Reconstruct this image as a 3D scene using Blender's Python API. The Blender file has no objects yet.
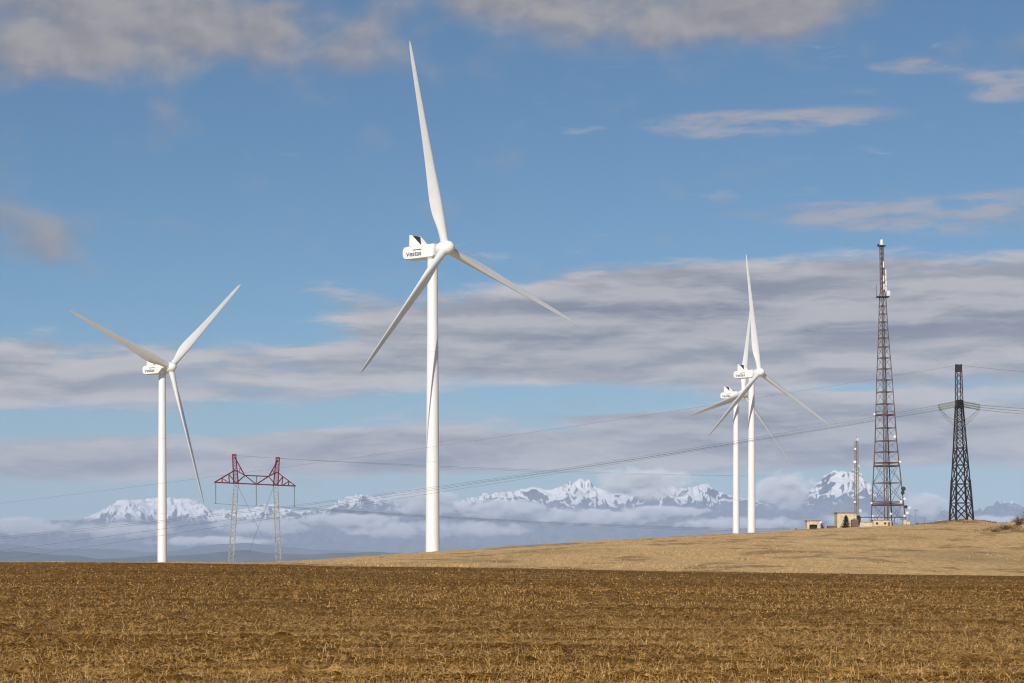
import bpy, math, random
import numpy as np
from mathutils import Vector, Matrix

random.seed(7)
RNG = np.random.default_rng(11)
F, CX, HY = 2300.0, 512.0, 558.0          # focal length in pixels, picture centre, eye-level row
R_ = math.radians
scene = bpy.context.scene
col = scene.collection


def at(px, py, Y):
    """world point at distance Y seen in the photo at (px, py); the eye is the origin"""
    return Vector(((px - CX) * Y / F, Y, (HY - py) * Y / F))


# ------------------------------------------------------------------ object helpers
class MB:
    """collects shapes and links them as ONE mesh object"""
    def __init__(s):
        s.v, s.f = [], []

    def poly(s, vs, fs):
        o = len(s.v)
        s.v += [tuple(p) for p in vs]
        s.f += [tuple(i + o for i in f) for f in fs]

    def box(s, c, d, rot=None):
        m = rot or Matrix.Identity(3)
        c = Vector(c)
        vs = [c + m @ Vector((x * d[0] / 2, y * d[1] / 2, z * d[2] / 2))
              for x in (-1, 1) for y in (-1, 1) for z in (-1, 1)]
        s.poly(vs, [(0, 1, 3, 2), (4, 6, 7, 5), (0, 4, 5, 1), (2, 3, 7, 6), (0, 2, 6, 4), (1, 5, 7, 3)])

    def tube(s, a, b, r0, r1=None, n=6, caps=True):
        a, b = Vector(a), Vector(b)
        r1 = r0 if r1 is None else r1
        d = (b - a)
        if d.length < 1e-6:
            return
        d.normalize()
        x = d.orthogonal().normalized()
        y = d.cross(x)
        vs = []
        for p, r in ((a, r0), (b, r1)):
            for k in range(n):
                t = 2 * math.pi * (k + .5) / n
                vs.append(p + x * math.cos(t) * r + y * math.sin(t) * r)
        fs = [(k, (k + 1) % n, n + (k + 1) % n, n + k) for k in range(n)]
        if caps:
            fs += [tuple(range(n - 1, -1, -1)), tuple(range(n, 2 * n))]
        s.poly(vs, fs)

    def path(s, pts, r, n=5):
        for a, b in zip(pts[:-1], pts[1:]):
            s.tube(a, b, r, r, n, caps=False)

    def lathe(s, prof, n=24, M=None):
        """profile of (radius, height) pairs about the local z axis"""
        M = M or Matrix.Identity(4)
        vs = []
        for r, z in prof:
            for k in range(n):
                t = 2 * math.pi * k / n
                vs.append(M @ Vector((r * math.cos(t), r * math.sin(t), z)))
        fs = []
        for i in range(len(prof) - 1):
            for k in range(n):
                fs.append((i * n + k, i * n + (k + 1) % n, (i + 1) * n + (k + 1) % n, (i + 1) * n + k))
        fs += [tuple(range(n - 1, -1, -1)), tuple(range((len(prof) - 1) * n, len(prof) * n))]
        s.poly(vs, fs)

    def prism(s, pts, a, b, M):
        """polygon pts (2-D) extruded from a to b; M maps (u, v, w) to space"""
        n = len(pts)
        vs = [M @ Vector((u, v, a)) for u, v in pts] + [M @ Vector((u, v, b)) for u, v in pts]
        fs = [tuple(range(n - 1, -1, -1)), tuple(range(n, 2 * n))]
        fs += [(k, (k + 1) % n, n + (k + 1) % n, n + k) for k in range(n)]
        s.poly(vs, fs)

    def build(s, name, mat, parent=None, smooth=False):
        me = bpy.data.meshes.new(name)
        me.from_pydata(s.v, [], s.f)
        me.update()
        return link_mesh(name, me, mat, parent, smooth)


def link_mesh(name, me, mat, parent=None, smooth=False):
    if mat:
        me.materials.append(mat)
    if smooth:
        me.shade_smooth()
        if smooth == 'auto':
            try:
                me.set_sharp_from_angle(angle=R_(38))
            except Exception:
                pass
    o = bpy.data.objects.new(name, me)
    col.objects.link(o)
    if parent:
        o.parent = parent
    return o


def np_mesh(name, V, Fq, mat, smooth=False):
    """V n x 3, Fq m x k index array"""
    me = bpy.data.meshes.new(name)
    V = np.ascontiguousarray(V, dtype=np.float32)
    Fq = np.ascontiguousarray(Fq, dtype=np.int32)
    m, k = Fq.shape
    me.vertices.add(len(V)); me.vertices.foreach_set('co', V.ravel())
    me.loops.add(m * k); me.loops.foreach_set('vertex_index', Fq.ravel())
    me.polygons.add(m)
    me.polygons.foreach_set('loop_start', np.arange(0, m * k, k, dtype=np.int32))
    me.update(calc_edges=True)
    me.validate()
    return link_mesh(name, me, mat, None, smooth)


def tag(o, label=None, cat=None, group=None, kind=None):
    for k, v in (('label', label), ('category', cat), ('group', group), ('kind', kind)):
        if v:
            o[k] = v
    return o


def thing(name, loc, label, cat, group=None, rz=0.0):
    o = bpy.data.objects.new(name, None)
    o.empty_display_size = .5
    col.objects.link(o)
    o.location = loc
    o.rotation_euler = (0, 0, rz)
    return tag(o, label, cat, group)


# ------------------------------------------------------------------ numpy noise
def _hash(ix, iy, seed):
    h = (ix.astype(np.int64) * 374761393 + iy.astype(np.int64) * 668265263 + seed * 1442695041) & 0xFFFFFFFF
    h = ((h ^ (h >> 13)) * 1274126177) & 0xFFFFFFFF
    h = (h ^ (h >> 16)) & 0xFFFFFFFF
    return h.astype(np.float64) / 4294967295.0


def vnoise(x, y, seed=0):
    x, y = np.asarray(x, float), np.asarray(y, float)
    ix, iy = np.floor(x), np.floor(y)
    fx, fy = x - ix, y - iy
    fx, fy = fx * fx * fx * (fx * (fx * 6 - 15) + 10), fy * fy * fy * (fy * (fy * 6 - 15) + 10)
    a, b = _hash(ix, iy, seed), _hash(ix + 1, iy, seed)
    c, d = _hash(ix, iy + 1, seed), _hash(ix + 1, iy + 1, seed)
    return (a + (b - a) * fx) * (1 - fy) + (c + (d - c) * fx) * fy


def fbm(x, y, seed=0, octaves=5, gain=.5):
    s, a, n = 0, 1.0, 0
    for k in range(octaves):
        s = s + a * vnoise(x * 2 ** k + 17.3 * k, y * 2 ** k - 9.1 * k, seed + k)
        n += a
        a *= gain
    return s / n


def ridged(x, y, seed=0, octaves=5, gain=.5):
    s, a, n = 0, 1.0, 0
    for k in range(octaves):
        s = s + a * (1 - np.abs(2 * vnoise(x * 2 ** k + 7.7 * k, y * 2 ** k + 3.1 * k, seed + k) - 1))
        n += a
        a *= gain
    return s / n


def sstep(t):
    t = np.clip(t, 0, 1)
    return t * t * (3 - 2 * t)


# ------------------------------------------------------------------ terrain function
PXE = [-800, 0, 160, 280, 330, 512, 700, 860, 1024, 1800]
YE = [560, 562.4, 563, 564.2, 566, 568.2, 571.8, 574, 576, 584]
PXC = [-800, 0, 200, 240, 280, 315, 350, 435, 512, 600, 700, 750, 800, 850, 900, 960, 1024, 1800]
YC = [573, 573, 571, 566, 561.8, 560, 557.6, 552.2, 547.4, 541.8, 536.6, 534.2, 531.4, 529.2, 527.2, 525.8, 525.5, 521]
PYLON_PX, PYLON_Y = 961.5, 560.0


def base_z(px):
    return np.interp(px, [-800, 170, 330, 445, 742, 757, 1024, 1800], [-11.5, -11.3, -9, -1.8, 2.6, 1.6, 4, 6])


def field_edge(px):
    return 228 + 5 * np.sin(px / 140.0) + 0 * px


def gz(X, Y):
    X, Y = np.asarray(X, float), np.asarray(Y, float)
    px = np.clip(CX + F * X / np.maximum(Y, 12), -800, 1800)
    yb = np.interp(px, PXE, YE)
    Yb = field_edge(px)
    zb = -(yb - HY) / F * Yb
    t = np.clip((Y - 33) / (Yb - 33), 0, 1)
    z = -1.8 + (zb + 1.8) * t
    Yc = np.interp(px, [0, 280, 435, 1024], [560, 520, 590, 610])
    zc = (HY - np.interp(px, PXC, YC)) * Yc / F
    t = np.clip((Y - Yb) / (Yc - Yb), 0, 1)
    z = z + (zc - zb) * np.sin(t * math.pi / 2) ** 1.35
    t = sstep((Y - Yc) / 320)
    z = z + (base_z(px) - zc) * t
    z = z + (-60 - z) * sstep((Y - 1700) / 5000)
    # mound that carries the pylon, scrubby bank at the right
    xm = (PYLON_PX - CX) * PYLON_Y / F
    z = z + 1.05 * np.exp(-((X - xm) / 7.5) ** 2 - ((Y - PYLON_Y) / 14) ** 2)
    xb = (1026 - CX) * 430 / F
    z = z + 2.1 * np.exp(-((X - xb) / 5.0) ** 2 - ((Y - 430) / 9) ** 2)
    # gentle unevenness
    z = z + (fbm(X / 37, Y / 37, 3, 3) - .5) * .35 * sstep((Y - 120) / 200)
    return z


def ground_at(px, Y):
    x = (px - CX) * Y / F
    return Vector((x, Y, float(gz(x, Y))))


# ------------------------------------------------------------------ node helpers
def new_mat(name):
    m = bpy.data.materials.new(name)
    m.use_nodes = True
    nt = m.node_tree
    b = nt.nodes['Principled BSDF']
    return m, nt, b


def nd(nt, typ, **kw):
    n = nt.nodes.new(typ)
    for k, v in kw.items():
        if k == 'inp':
            for kk, vv in v.items():
                if isinstance(vv, bpy.types.NodeSocket):
                    nt.links.new(vv, n.inputs[kk])
                else:
                    n.inputs[kk].default_value = vv
        else:
            setattr(n, k, v)
    return n


def mth(nt, op, a, b=None, c=None, clamp=False):
    n = nd(nt, 'ShaderNodeMath', operation=op, use_clamp=clamp)
    for i, v in enumerate((a, b, c)):
        if v is None:
            continue
        if isinstance(v, bpy.types.NodeSocket):
            nt.links.new(v, n.inputs[i])
        else:
            n.inputs[i].default_value = v
    return n.outputs[0]


def mixc(nt, fac, a, b):
    n = nd(nt, 'ShaderNodeMix', data_type='RGBA')
    for i, v in ((0, fac), (6, a), (7, b)):
        if isinstance(v, bpy.types.NodeSocket):
            nt.links.new(v, n.inputs[i])
        else:
            n.inputs[i].default_value = v if i == 0 else (*v, 1)
    return n.outputs[2]


def maprange(nt, v, a, b, c=0.0, d=1.0, smooth=True):
    n = nd(nt, 'ShaderNodeMapRange', interpolation_type='SMOOTHSTEP' if smooth else 'LINEAR',
           inp={'Value': v, 'From Min': a, 'From Max': b, 'To Min': c, 'To Max': d})
    return n.outputs[0]


def noise(nt, vec, scale, detail=4, rough=.55, lac=2.0, dist=0.0):
    n = nd(nt, 'ShaderNodeTexNoise', inp={'Scale': scale, 'Detail': detail, 'Roughness': rough,
                                          'Lacunarity': lac, 'Distortion': dist})
    if vec is not None:
        nt.links.new(vec, n.inputs['Vector'])
    return n.outputs[0]


def mapping(nt, vec, scale=(1, 1, 1), rot=(0, 0, 0), loc=(0, 0, 0)):
    n = nd(nt, 'ShaderNodeMapping', inp={'Vector': vec, 'Scale': scale, 'Rotation': rot, 'Location': loc})
    return n.outputs[0]


def paint(name, c, rough=.5, var=.12, scale=1.0, metal=0.0, streak=False, spec=.4):
    m, nt, b = new_mat(name)
    tc = nd(nt, 'ShaderNodeTexCoord').outputs['Object']
    v = mapping(nt, tc, (1, 1, .12) if streak else (1, 1, 1))
    n1 = noise(nt, v, scale, 5, .6)
    k = maprange(nt, n1, .3, .7, 1 - var, 1 + var * .4)
    cc = nd(nt, 'ShaderNodeVectorMath', operation='SCALE', inp={0: c, 'Scale': k}).outputs[0]
    nt.links.new(cc, b.inputs['Base Color'])
    b.inputs['Roughness'].default_value = rough
    b.inputs['Metallic'].default_value = metal
    b.inputs['Specular IOR Level'].default_value = spec
    return m


M = {}
M['white'] = paint('turbine_white_paint', (.83, .835, .84), .42, .07, .35, streak=True)
M['blade'] = paint('blade_gelcoat', (.79, .795, .80), .38, .05, .25)
M['dark'] = paint('radiator_dark', (.035, .032, .03), .6, .3, 2)
M['ink'] = paint('dark_blue_lettering', (.02, .03, .07), .5, .05)
M['seam'] = paint('seam_grey', (.70, .70, .68), .5, .1)
M['red'] = paint('red_lattice_paint', (.20, .022, .04), .55, .4, 1.5)
M['galv'] = paint('weathered_white_lattice', (.50, .49, .48), .5, .6, 1.6)
M['steel'] = paint('grey_brown_steel', (.150, .100, .080), .6, .45, 1.0)
M['rust'] = paint('dark_rusty_steel', (.024, .014, .012), .65, .5, 1.2)
M['grey'] = paint('grey_steel', (.22, .22, .22), .5, .3, 1.0)
M['antenna'] = paint('antenna_white', (.72, .72, .70), .4, .1, 2)
M['glass'] = paint('insulator_glass', (.24, .28, .24), .25, .15, 6)
M['insul'] = paint('dark_grey_insulator', (.10, .11, .12), .4, .2, 3)
M['wire'] = paint('aluminium_conductor', (.13, .13, .14), .5, .1)
M['tan'] = paint('tan_render', (.66, .535, .355), .85, .28, .9, spec=.2)
M['cream'] = paint('cream_render', (.66, .56, .42), .85, .25, 1.1, spec=.2)
M['brownwall'] = paint('brown_wall', (.19, .12, .075), .85, .35, 1.3, spec=.2)
M['roofm'] = paint('roof_sheet', (.24, .20, .17), .7, .35, 1.2)
M['hole_shade'] = paint('dark_opening_and_shade', (.02, .018, .016), .8, .2)  # near-black for painted shade in the doorway and building side, also window panes
M['bluegrey'] = paint('blue_grey_cabinet', (.20, .25, .32), .5, .2, 2)
M['needle'] = paint('conifer_needles', (.022, .034, .018), .8, .5, 1.5, spec=.1)
M['bark'] = paint('bark', (.09, .06, .04), .9, .3, 3, spec=.1)
M['scrub'] = paint('brown_scrub', (.21, .135, .06), .9, .5, 2, spec=.1)
M['straw'] = paint('straw', (.60, .365, .135), .7, .7, 9, spec=.25)
M['drygrass'] = paint('dry_grass', (.60, .39, .175), .8, .4, 1.5, spec=.15)


# ------------------------------------------------------------------ ground materials
def tilled_material():
    m, nt, b = new_mat('tilled_soil_with_straw')
    tc = nd(nt, 'ShaderNodeTexCoord').outputs['Object']
    rows = mapping(nt, tc, (.10, 1.0, 1), (0, 0, R_(1.6)))
    bands = noise(nt, rows, .32, 4, .62)                          # broad passes of the cultivator
    fine = noise(nt, mapping(nt, tc, (.35, 1.0, 1), (0, 0, R_(1.6))), 1.9, 4, .65)
    speck = noise(nt, mapping(nt, tc, (1, 1, 1)), 13, 3, .75)
    tiny = noise(nt, tc, 46, 2, .7)
    patch = noise(nt, mapping(nt, tc, (.25, .6, 1)), .11, 3, .5)
    lines = noise(nt, mapping(nt, tc, (.012, 1.0, 1), (0, 0, R_(1.6))), .45, 7, .80)   # drill rows
    soil = mixc(nt, maprange(nt, speck, .35, .65), (.060, .025, .002), (.30, .142, .018))
    s = mth(nt, 'MULTIPLY_ADD', bands, .40, mth(nt, 'MULTIPLY', fine, .60))
    s = mth(nt, 'MULTIPLY_ADD', patch, .35, s)
    mid = noise(nt, mapping(nt, tc, (1, .10, 1)), 2.4, 3, .6)
    s = mth(nt, 'MULTIPLY_ADD', mth(nt, 'SUBTRACT', mid, .5), .45, s)
    s = mth(nt, 'MULTIPLY_ADD', mth(nt, 'SUBTRACT', lines, .5), 1.25, s)
    s2 = mth(nt, 'MULTIPLY_ADD', speck, .45, mth(nt, 'MULTIPLY_ADD', tiny, .35, s))
    k = maprange(nt, s2, 1.05, 1.36)
    c = mixc(nt, k, soil, (.50, .275, .070))
    k2 = maprange(nt, s2, 1.28, 1.46)
    c = mixc(nt, k2, c, (.74, .47, .16))
    nt.links.new(c, b.inputs['Base Color'])
    b.inputs['Roughness'].default_value = .95
    b.inputs['Specular IOR Level'].default_value = .1
    h = mth(nt, 'MULTIPLY_ADD', speck, .6, mth(nt, 'MULTIPLY', fine, 1.0))
    bump = nd(nt, 'ShaderNodeBump', inp={'Strength': .9, 'Distance': .12, 'Height': h})
    nt.links.new(bump.outputs[0], b.inputs['Normal'])
    return m


def hill_material():
    m, nt, b = new_mat('dry_golden_grass')
    tc = nd(nt, 'ShaderNodeTexCoord').outputs['Object']
    st = noise(nt, mapping(nt, tc, (.22, .10, 1), (0, 0, R_(-3))), .5, 5, .65)
    sp = noise(nt, mapping(nt, tc, (1, .25, 1)), 1.6, 4, .7)
    pa = noise(nt, mapping(nt, tc, (.35, .12, 1)), .12, 4, .6)
    c = mixc(nt, maprange(nt, sp, .35, .68), (.54, .34, .14), (.82, .55, .265))
    c = mixc(nt, mth(nt, 'MULTIPLY', maprange(nt, st, .52, .62), .70), c, (.25, .16, .065))
    ol = noise(nt, mapping(nt, tc, (.20, .07, 1), (0, 0, R_(4)), (40, 9, 0)), .09, 5, .65)
    c = mixc(nt, mth(nt, 'MULTIPLY', maprange(nt, ol, .47, .62), .55), c, (.33, .225, .10))
    c = mixc(nt, mth(nt, 'MULTIPLY', maprange(nt, pa, .50, .70), .55), c, (.80, .57, .28))
    nt.links.new(c, b.inputs['Base Color'])
    b.inputs['Roughness'].default_value = .95
    b.inputs['Specular IOR Level'].default_value = .08
    bump = nd(nt, 'ShaderNodeBump', inp={'Strength': .6, 'Distance': .35, 'Height': sp})
    nt.links.new(bump.outputs[0], b.inputs['Normal'])
    return m


# ------------------------------------------------------------------ ground sheet
def grid_mesh(name, X, Y, Z, mat, smooth=True):
    r, c = X.shape
    idx = np.arange(r * c).reshape(r, c)
    q = np.stack([idx[:-1, :-1], idx[:-1, 1:], idx[1:, 1:], idx[1:, :-1]], -1).reshape(-1, 4)
    return np_mesh(name, np.stack([X, Y, Z], -1).reshape(-1, 3), q, mat, smooth)


def build_ground():
    # slopes: fine inside the view, coarse beyond it
    s = np.concatenate([np.linspace(-.75, -.26, 60)[:-1], np.linspace(-.26, .26, 900), np.linspace(.26, .75, 60)[1:]])
    # near field rows: spacing grows with the square of the distance
    ys = [-12.0, -6, 0, 6, 12, 18, 22, 26]
    y = 29.0
    while y < 222:
        ys.append(y)
        y += max(.07, y * y / (F * 1.8) * .55)
    ys = np.array(ys)
    tt = (ys - ys[0]) / (ys[-1] - ys[0])
    S, Yr = np.meshgrid(s, ys)
    # rows gently bend so that the last one is the field's far edge
    edge = field_edge(CX + F * s)
    Yg = Yr + (edge[None, :] - ys[-1]) * (tt ** 6)[:, None]
    X = S * (np.maximum(Yg, 0) + 0.0)
    X = np.where(Yr < 26, S * 26 * 1.0, X)
    Z = gz(X, Yg)
    # furrows and clods
    a = R_(1.6)
    u = Yg * math.cos(a) - X * math.sin(a) + (fbm(X / 6, Yg / 6, 21, 3) - .5) * .5
    near = np.clip(1 - (Yg - 60) / 140, .15, 1)
    fur = (.5 + .5 * np.cos(u * 2 * math.pi / .95)) * .035 + (vnoise(X / 4, u / 1.3, 31) - .5) * .09
    clod = np.clip(vnoise(X / .13, Yg / .16, 41) - .5, 0, 1) * .11 + np.clip(vnoise(X / .3, Yg / .34, 43) - .55, 0, 1) * .16
    Z = Z + (fur + clod) * near * sstep((222 - Yr) / 30)
    f = grid_mesh('tilled_field', X, Yg, Z, tilled_material())
    tag(f, kind='structure')
    # hill and plain
    rows = [0.0]
    d, st = 0.0, 1.6
    while d < 25000:
        d += st
        st *= 1.0 if d < 480 else 1.12
        rows.append(min(d, 25000.0))
    s2 = np.concatenate([np.linspace(-.75, -.26, 60)[:-1], np.linspace(-.26, .26, 760), np.linspace(.26, .75, 60)[1:]])
    e2 = field_edge(CX + F * s2)
    S, D = np.meshgrid(s2, np.array(rows))
    Yh = e2[None, :] + D
    Xh = S * Yh
    Zh = gz(Xh, Yh)
    lump = (vnoise(Xh / 1.7, Yh / 4.5, 51) - .5) * .16 + (vnoise(Xh / 6, Yh / 14, 53) - .5) * .25
    Zh = Zh + lump * sstep(D / 8) * sstep((1500 - Yh) / 500)
    h = grid_mesh('ground', Xh, Yh, Zh, hill_material())
    tag(h, kind='structure')


def blades_mesh(P, dirs, width, bend=.25):
    """one thin curved three-vertex-pair blade per row of P"""
    n = len(P)
    L = np.linalg.norm(dirs, axis=1, keepdims=True)
    d = dirs / L
    side = np.stack([d[:, 1], -d[:, 0], 0 * d[:, 0]], -1)
    side += RNG.normal(0, .35, side.shape)
    side -= d * (side * d).sum(1, keepdims=True)
    side /= np.linalg.norm(side, axis=1, keepdims=True) + 1e-9
    w = width[:, None] / 2
    droop = np.zeros_like(P); droop[:, 2] = -bend * L[:, 0]
    mid = P + dirs * .55
    tip = P + dirs + droop * .4
    V = np.stack([P - side * w, P + side * w, mid + side * w * .8, mid - side * w * .8, tip + side * w * .35, tip - side * w * .35], 1)
    o = (np.arange(n) * 6)[:, None]
    q = np.concatenate([o + np.array([[0, 1, 2, 3]]), o + np.array([[3, 2, 4, 5]])], 0)
    return V.reshape(-1, 3), q


def build_stubble():
    # screen-uniform scatter of straw over the near field
    def pts(n, y0, y1):
        u = RNG.random(n)
        Y = 1 / (1 / y0 + (1 / y1 - 1 / y0) * u)
        X = (RNG.random(n) - .5) * .54 * Y
        return X, Y
    # lying fragments
    X, Y = pts(420000, 30, 222)
    k = .45 * fbm(X / 5, Y / 1.3, 61, 3) + .55 * fbm(X / 45, (Y - X * .028) / 1.5, 65, 5, .75) + .2 * (vnoise(X / 30, Y / 9, 63) - .5)
    keep = RNG.random(len(X)) < sstep((k - .34) / .30)
    X, Y = X[keep], Y[keep]
    n = len(X)
    P = np.stack([X, Y, gz(X, Y) + .035 + RNG.random(n) * .05], -1)
    a = RNG.random(n) * 2 * math.pi
    L = .05 + RNG.random(n) ** 2 * .17
    el = np.abs(RNG.normal(0, .42, n))
    D = np.stack([np.cos(a) * np.cos(el), np.sin(a) * np.cos(el), np.sin(el)], -1) * L[:, None]
    V1, q1 = blades_mesh(P, D, .004 + .007 * RNG.random(n), .1)
    o = np_mesh('straw_litter', V1, q1, M['straw'])
    tag(o, kind='stuff')
    # standing tufts
    X, Y = pts(13000, 30, 226)
    k = fbm(X / 11, Y / 2.6, 71, 4)
    keep = RNG.random(len(X)) < sstep((k - .42) / .25)
    X, Y = X[keep], Y[keep]
    big = .4 + 1.7 * RNG.random(len(X)) ** 5
    m = 9
    Xr = np.repeat(X, m) + RNG.normal(0, .12, len(X) * m)
    Yr = np.repeat(Y, m) + RNG.normal(0, .12, len(X) * m)
    B = np.repeat(big, m)
    n = len(Xr)
    Y_ = Yr
    P = np.stack([Xr, Yr, gz(Xr, Yr) + .01], -1)
    a = RNG.random(n) * 2 * math.pi
    el = R_(90) - np.abs(RNG.normal(0, 1.0, n))
    L = (.05 + .15 * RNG.random(n)) * B
    D = np.stack([np.cos(a) * np.cos(el), np.sin(a) * np.cos(el), np.sin(el)], -1) * L[:, None]
    V1, q1 = blades_mesh(P, D, (.004 + .006 * RNG.random(n)) * np.clip(Y_ / 60, 1, 3), .35)
    # denser standing stalks over the far part of the field
    X, Y = pts(60000, 70, 227)
    k = fbm(X / 16, Y / 26, 77, 4)
    keep = RNG.random(len(X)) < .12 + .30 * sstep((k - .42) / .25)
    X, Y = np.repeat(X[keep], 3), np.repeat(Y[keep], 3)
    n = len(X)
    X = X + RNG.normal(0, .10, n)
    P = np.stack([X, Y, gz(X, Y) + .01], -1)
    a = RNG.random(n) * 2 * math.pi
    el = R_(90) - np.abs(RNG.normal(0, .8, n))
    D = np.stack([np.cos(a) * np.cos(el), np.sin(a) * np.cos(el), np.sin(el)], -1) * (.05 + .10 * RNG.random(n) ** 2)[:, None]
    V2, q2 = blades_mesh(P, D, .012 + .02 * RNG.random(n), .35)
    q1 = np.concatenate([q1, q2 + len(V1)])
    V1 = np.concatenate([V1, V2])
    o = np_mesh('straw_stubble', V1, q1, M['straw'])
    tag(o, kind='stuff')
    # clods of earth
    X, Y = pts(110000, 30, 226)
    n = len(X)
    r = (.011 + .036 * RNG.random(n) ** 3) * np.clip(Y / 60, 1, 1.8)
    ico = np.array([(0, 0, 1), (.89, 0, .45), (.28, .85, .45), (-.72, .53, .45), (-.72, -.53, .45), (.28, -.85, .45), (0, 0, -.6)])
    tri = np.array([(0, 1, 2), (0, 2, 3), (0, 3, 4), (0, 4, 5), (0, 5, 1), (1, 6, 2), (2, 6, 3), (3, 6, 4), (4, 6, 5), (5, 6, 1)])
    C = np.stack([X, Y, gz(X, Y) + .03], -1)
    V = ico[None] * (1 + RNG.normal(0, .22, (n, 7, 3))) * r[:, None, None] * np.array([1.2, 1.1, .8]) + C[:, None]
    q = (np.arange(n) * 7)[:, None, None] + tri[None]
    o = np_mesh('soil_clods', V.reshape(-1, 3), q.reshape(-1, 3), M['soil'])
    tag(o, kind='stuff')


def build_drygrass():
    n = 80000
    px = -60 + RNG.random(n) * 1150
    t = RNG.random(n)
    Y0 = field_edge(px) + 1
    Yc = np.interp(px, [0, 280, 435, 1024], [560, 520, 590, 610]) + 12
    Y = 1 / (1 / Y0 + (1 / Yc - 1 / Y0) * t)
    X = (px - CX) * Y / F
    k = fbm(X / 9, Y / 25, 81, 3)
    keep = (RNG.random(n) < sstep((k - .33) / .3)) & ((px > 262) | (RNG.random(n) < .3))
    X, Y = X[keep], Y[keep]
    n = len(X)
    P = np.stack([X, Y, gz(X, Y) - .05], -1)
    a = RNG.random(n) * 2 * math.pi
    el = R_(90) - np.abs(RNG.normal(0, .9, n))
    L = .10 + .24 * RNG.random(n) ** 2
    D = np.stack([np.cos(a) * np.cos(el), np.sin(a) * np.cos(el), np.sin(el)], -1) * L[:, None]
    V1, q1 = blades_mesh(P, D, .035 + .05 * RNG.random(n), .25)
    tag(np_mesh('dry_grass', V1, q1, M['drygrass']), kind='stuff')
    # rougher brown grass on the bank at the right and on the pylon's mound
    px = np.concatenate([RNG.normal(1022, 22, 7000), RNG.normal(960, 24, 7000)])
    Y = np.concatenate([RNG.normal(428, 7, 7000), RNG.normal(556, 9, 7000)])
    X = (px - CX) * Y / F
    n = len(X)
    keep = RNG.random(n) < sstep((fbm(X / 2.5, Y / 4, 87, 3) - .36) / .3)
    X, Y = X[keep], Y[keep]
    n = len(X)
    P = np.stack([X, Y, gz(X, Y) - .03], -1)
    a = RNG.random(n) * 2 * math.pi
    el = R_(90) - np.abs(RNG.normal(0, .6, n))
    D = np.stack([np.cos(a) * np.cos(el), np.sin(a) * np.cos(el), np.sin(el)], -1) * (.15 + .38 * RNG.random(n) ** 2)[:, None]
    V1, q1 = blades_mesh(P, D, .04 + .05 * RNG.random(n), .25)
    tag(np_mesh('rough_grass', V1, q1, M['scrub']), kind='stuff')


# ------------------------------------------------------------------ far terrain
RIDGE = [(-500, 520), (-200, 512), (0, 522), (40, 522), (75, 519), (90, 516), (105, 508), (118, 500.5), (135, 499), (150, 498.5), (165, 497.5), (190, 498),
         (200, 501), (210, 508.5), (225, 510), (235, 511), (250, 508), (262, 505.5), (270, 503), (280, 508), (300, 511), (312, 511), (328, 508),
         (338, 500), (350, 496), (360, 494.5), (372, 495.5), (382, 498), (410, 503), (440, 504), (460, 500), (480, 495.5), (500, 492), (520, 490),
         (535, 487), (545, 490), (555, 488.5), (565, 485), (575, 481.5), (582, 478.5), (590, 481.5), (600, 489), (615, 494), (630, 494), (640, 491),
         (650, 486), (665, 486), (680, 488), (690, 487), (700, 485.5), (706, 483.5), (715, 489), (725, 494), (740, 498), (760, 500), (780, 502),
         (800, 499), (815, 485.5), (822, 478), (830, 472), (835, 470), (840, 472.5), (850, 470.5), (857, 469.5), (865, 479), (872, 488), (882, 496),
         (895, 503), (920, 508), (960, 512), (980, 510), (995, 503.5), (1007, 500), (1016, 503), (1030, 509), (1100, 500), (1250, 508), (1500, 515)]


def mountain_material():
    m, nt, b = new_mat('snow_and_rock')
    tc = nd(nt, 'ShaderNodeTexCoord').outputs['Object']
    geo = nd(nt, 'ShaderNodeNewGeometry')
    nz = nd(nt, 'ShaderNodeSeparateXYZ', inp={0: geo.outputs['Normal']}).outputs['Z']
    z = nd(nt, 'ShaderNodeSeparateXYZ', inp={0: tc}).outputs['Z']
    n1 = noise(nt, tc, .0085, 8, .66)
    n2 = noise(nt, tc, .0022, 4, .6)
    k = mth(nt, 'MULTIPLY_ADD', nz, 1.15, mth(nt, 'MULTIPLY', n1, .60))
    k = mth(nt, 'MULTIPLY_ADD', n2, .55, k)
    k = mth(nt, 'ADD', k, maprange(nt, z, 430, 950, -.55, .14))
    left = nd(nt, 'ShaderNodeSeparateXYZ', inp={0: tc}).outputs['X']
    k = mth(nt, 'ADD', k, maprange(nt, left, -2900, -2200, .50, 0))
    k = mth(nt, 'ADD', k, maprange(nt, left, 2600, 3600, 0, -.13))
    snow = maprange(nt, k, 1.25, 1.40)
    snow = mth(nt, 'MULTIPLY', snow, maprange(nt, mth(nt, 'MULTIPLY_ADD', n2, 160, z), 520, 620))
    rock = mixc(nt, maprange(nt, n1, .35, .65), (.035, .037, .042), (.11, .11, .11))
    c = mixc(nt, snow, rock, (.85, .85, .86))
    nt.links.new(c, b.inputs['Base Color'])
    b.inputs['Roughness'].default_value = .9
    b.inputs['Specular IOR Level'].default_value = .1
    return m


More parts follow.
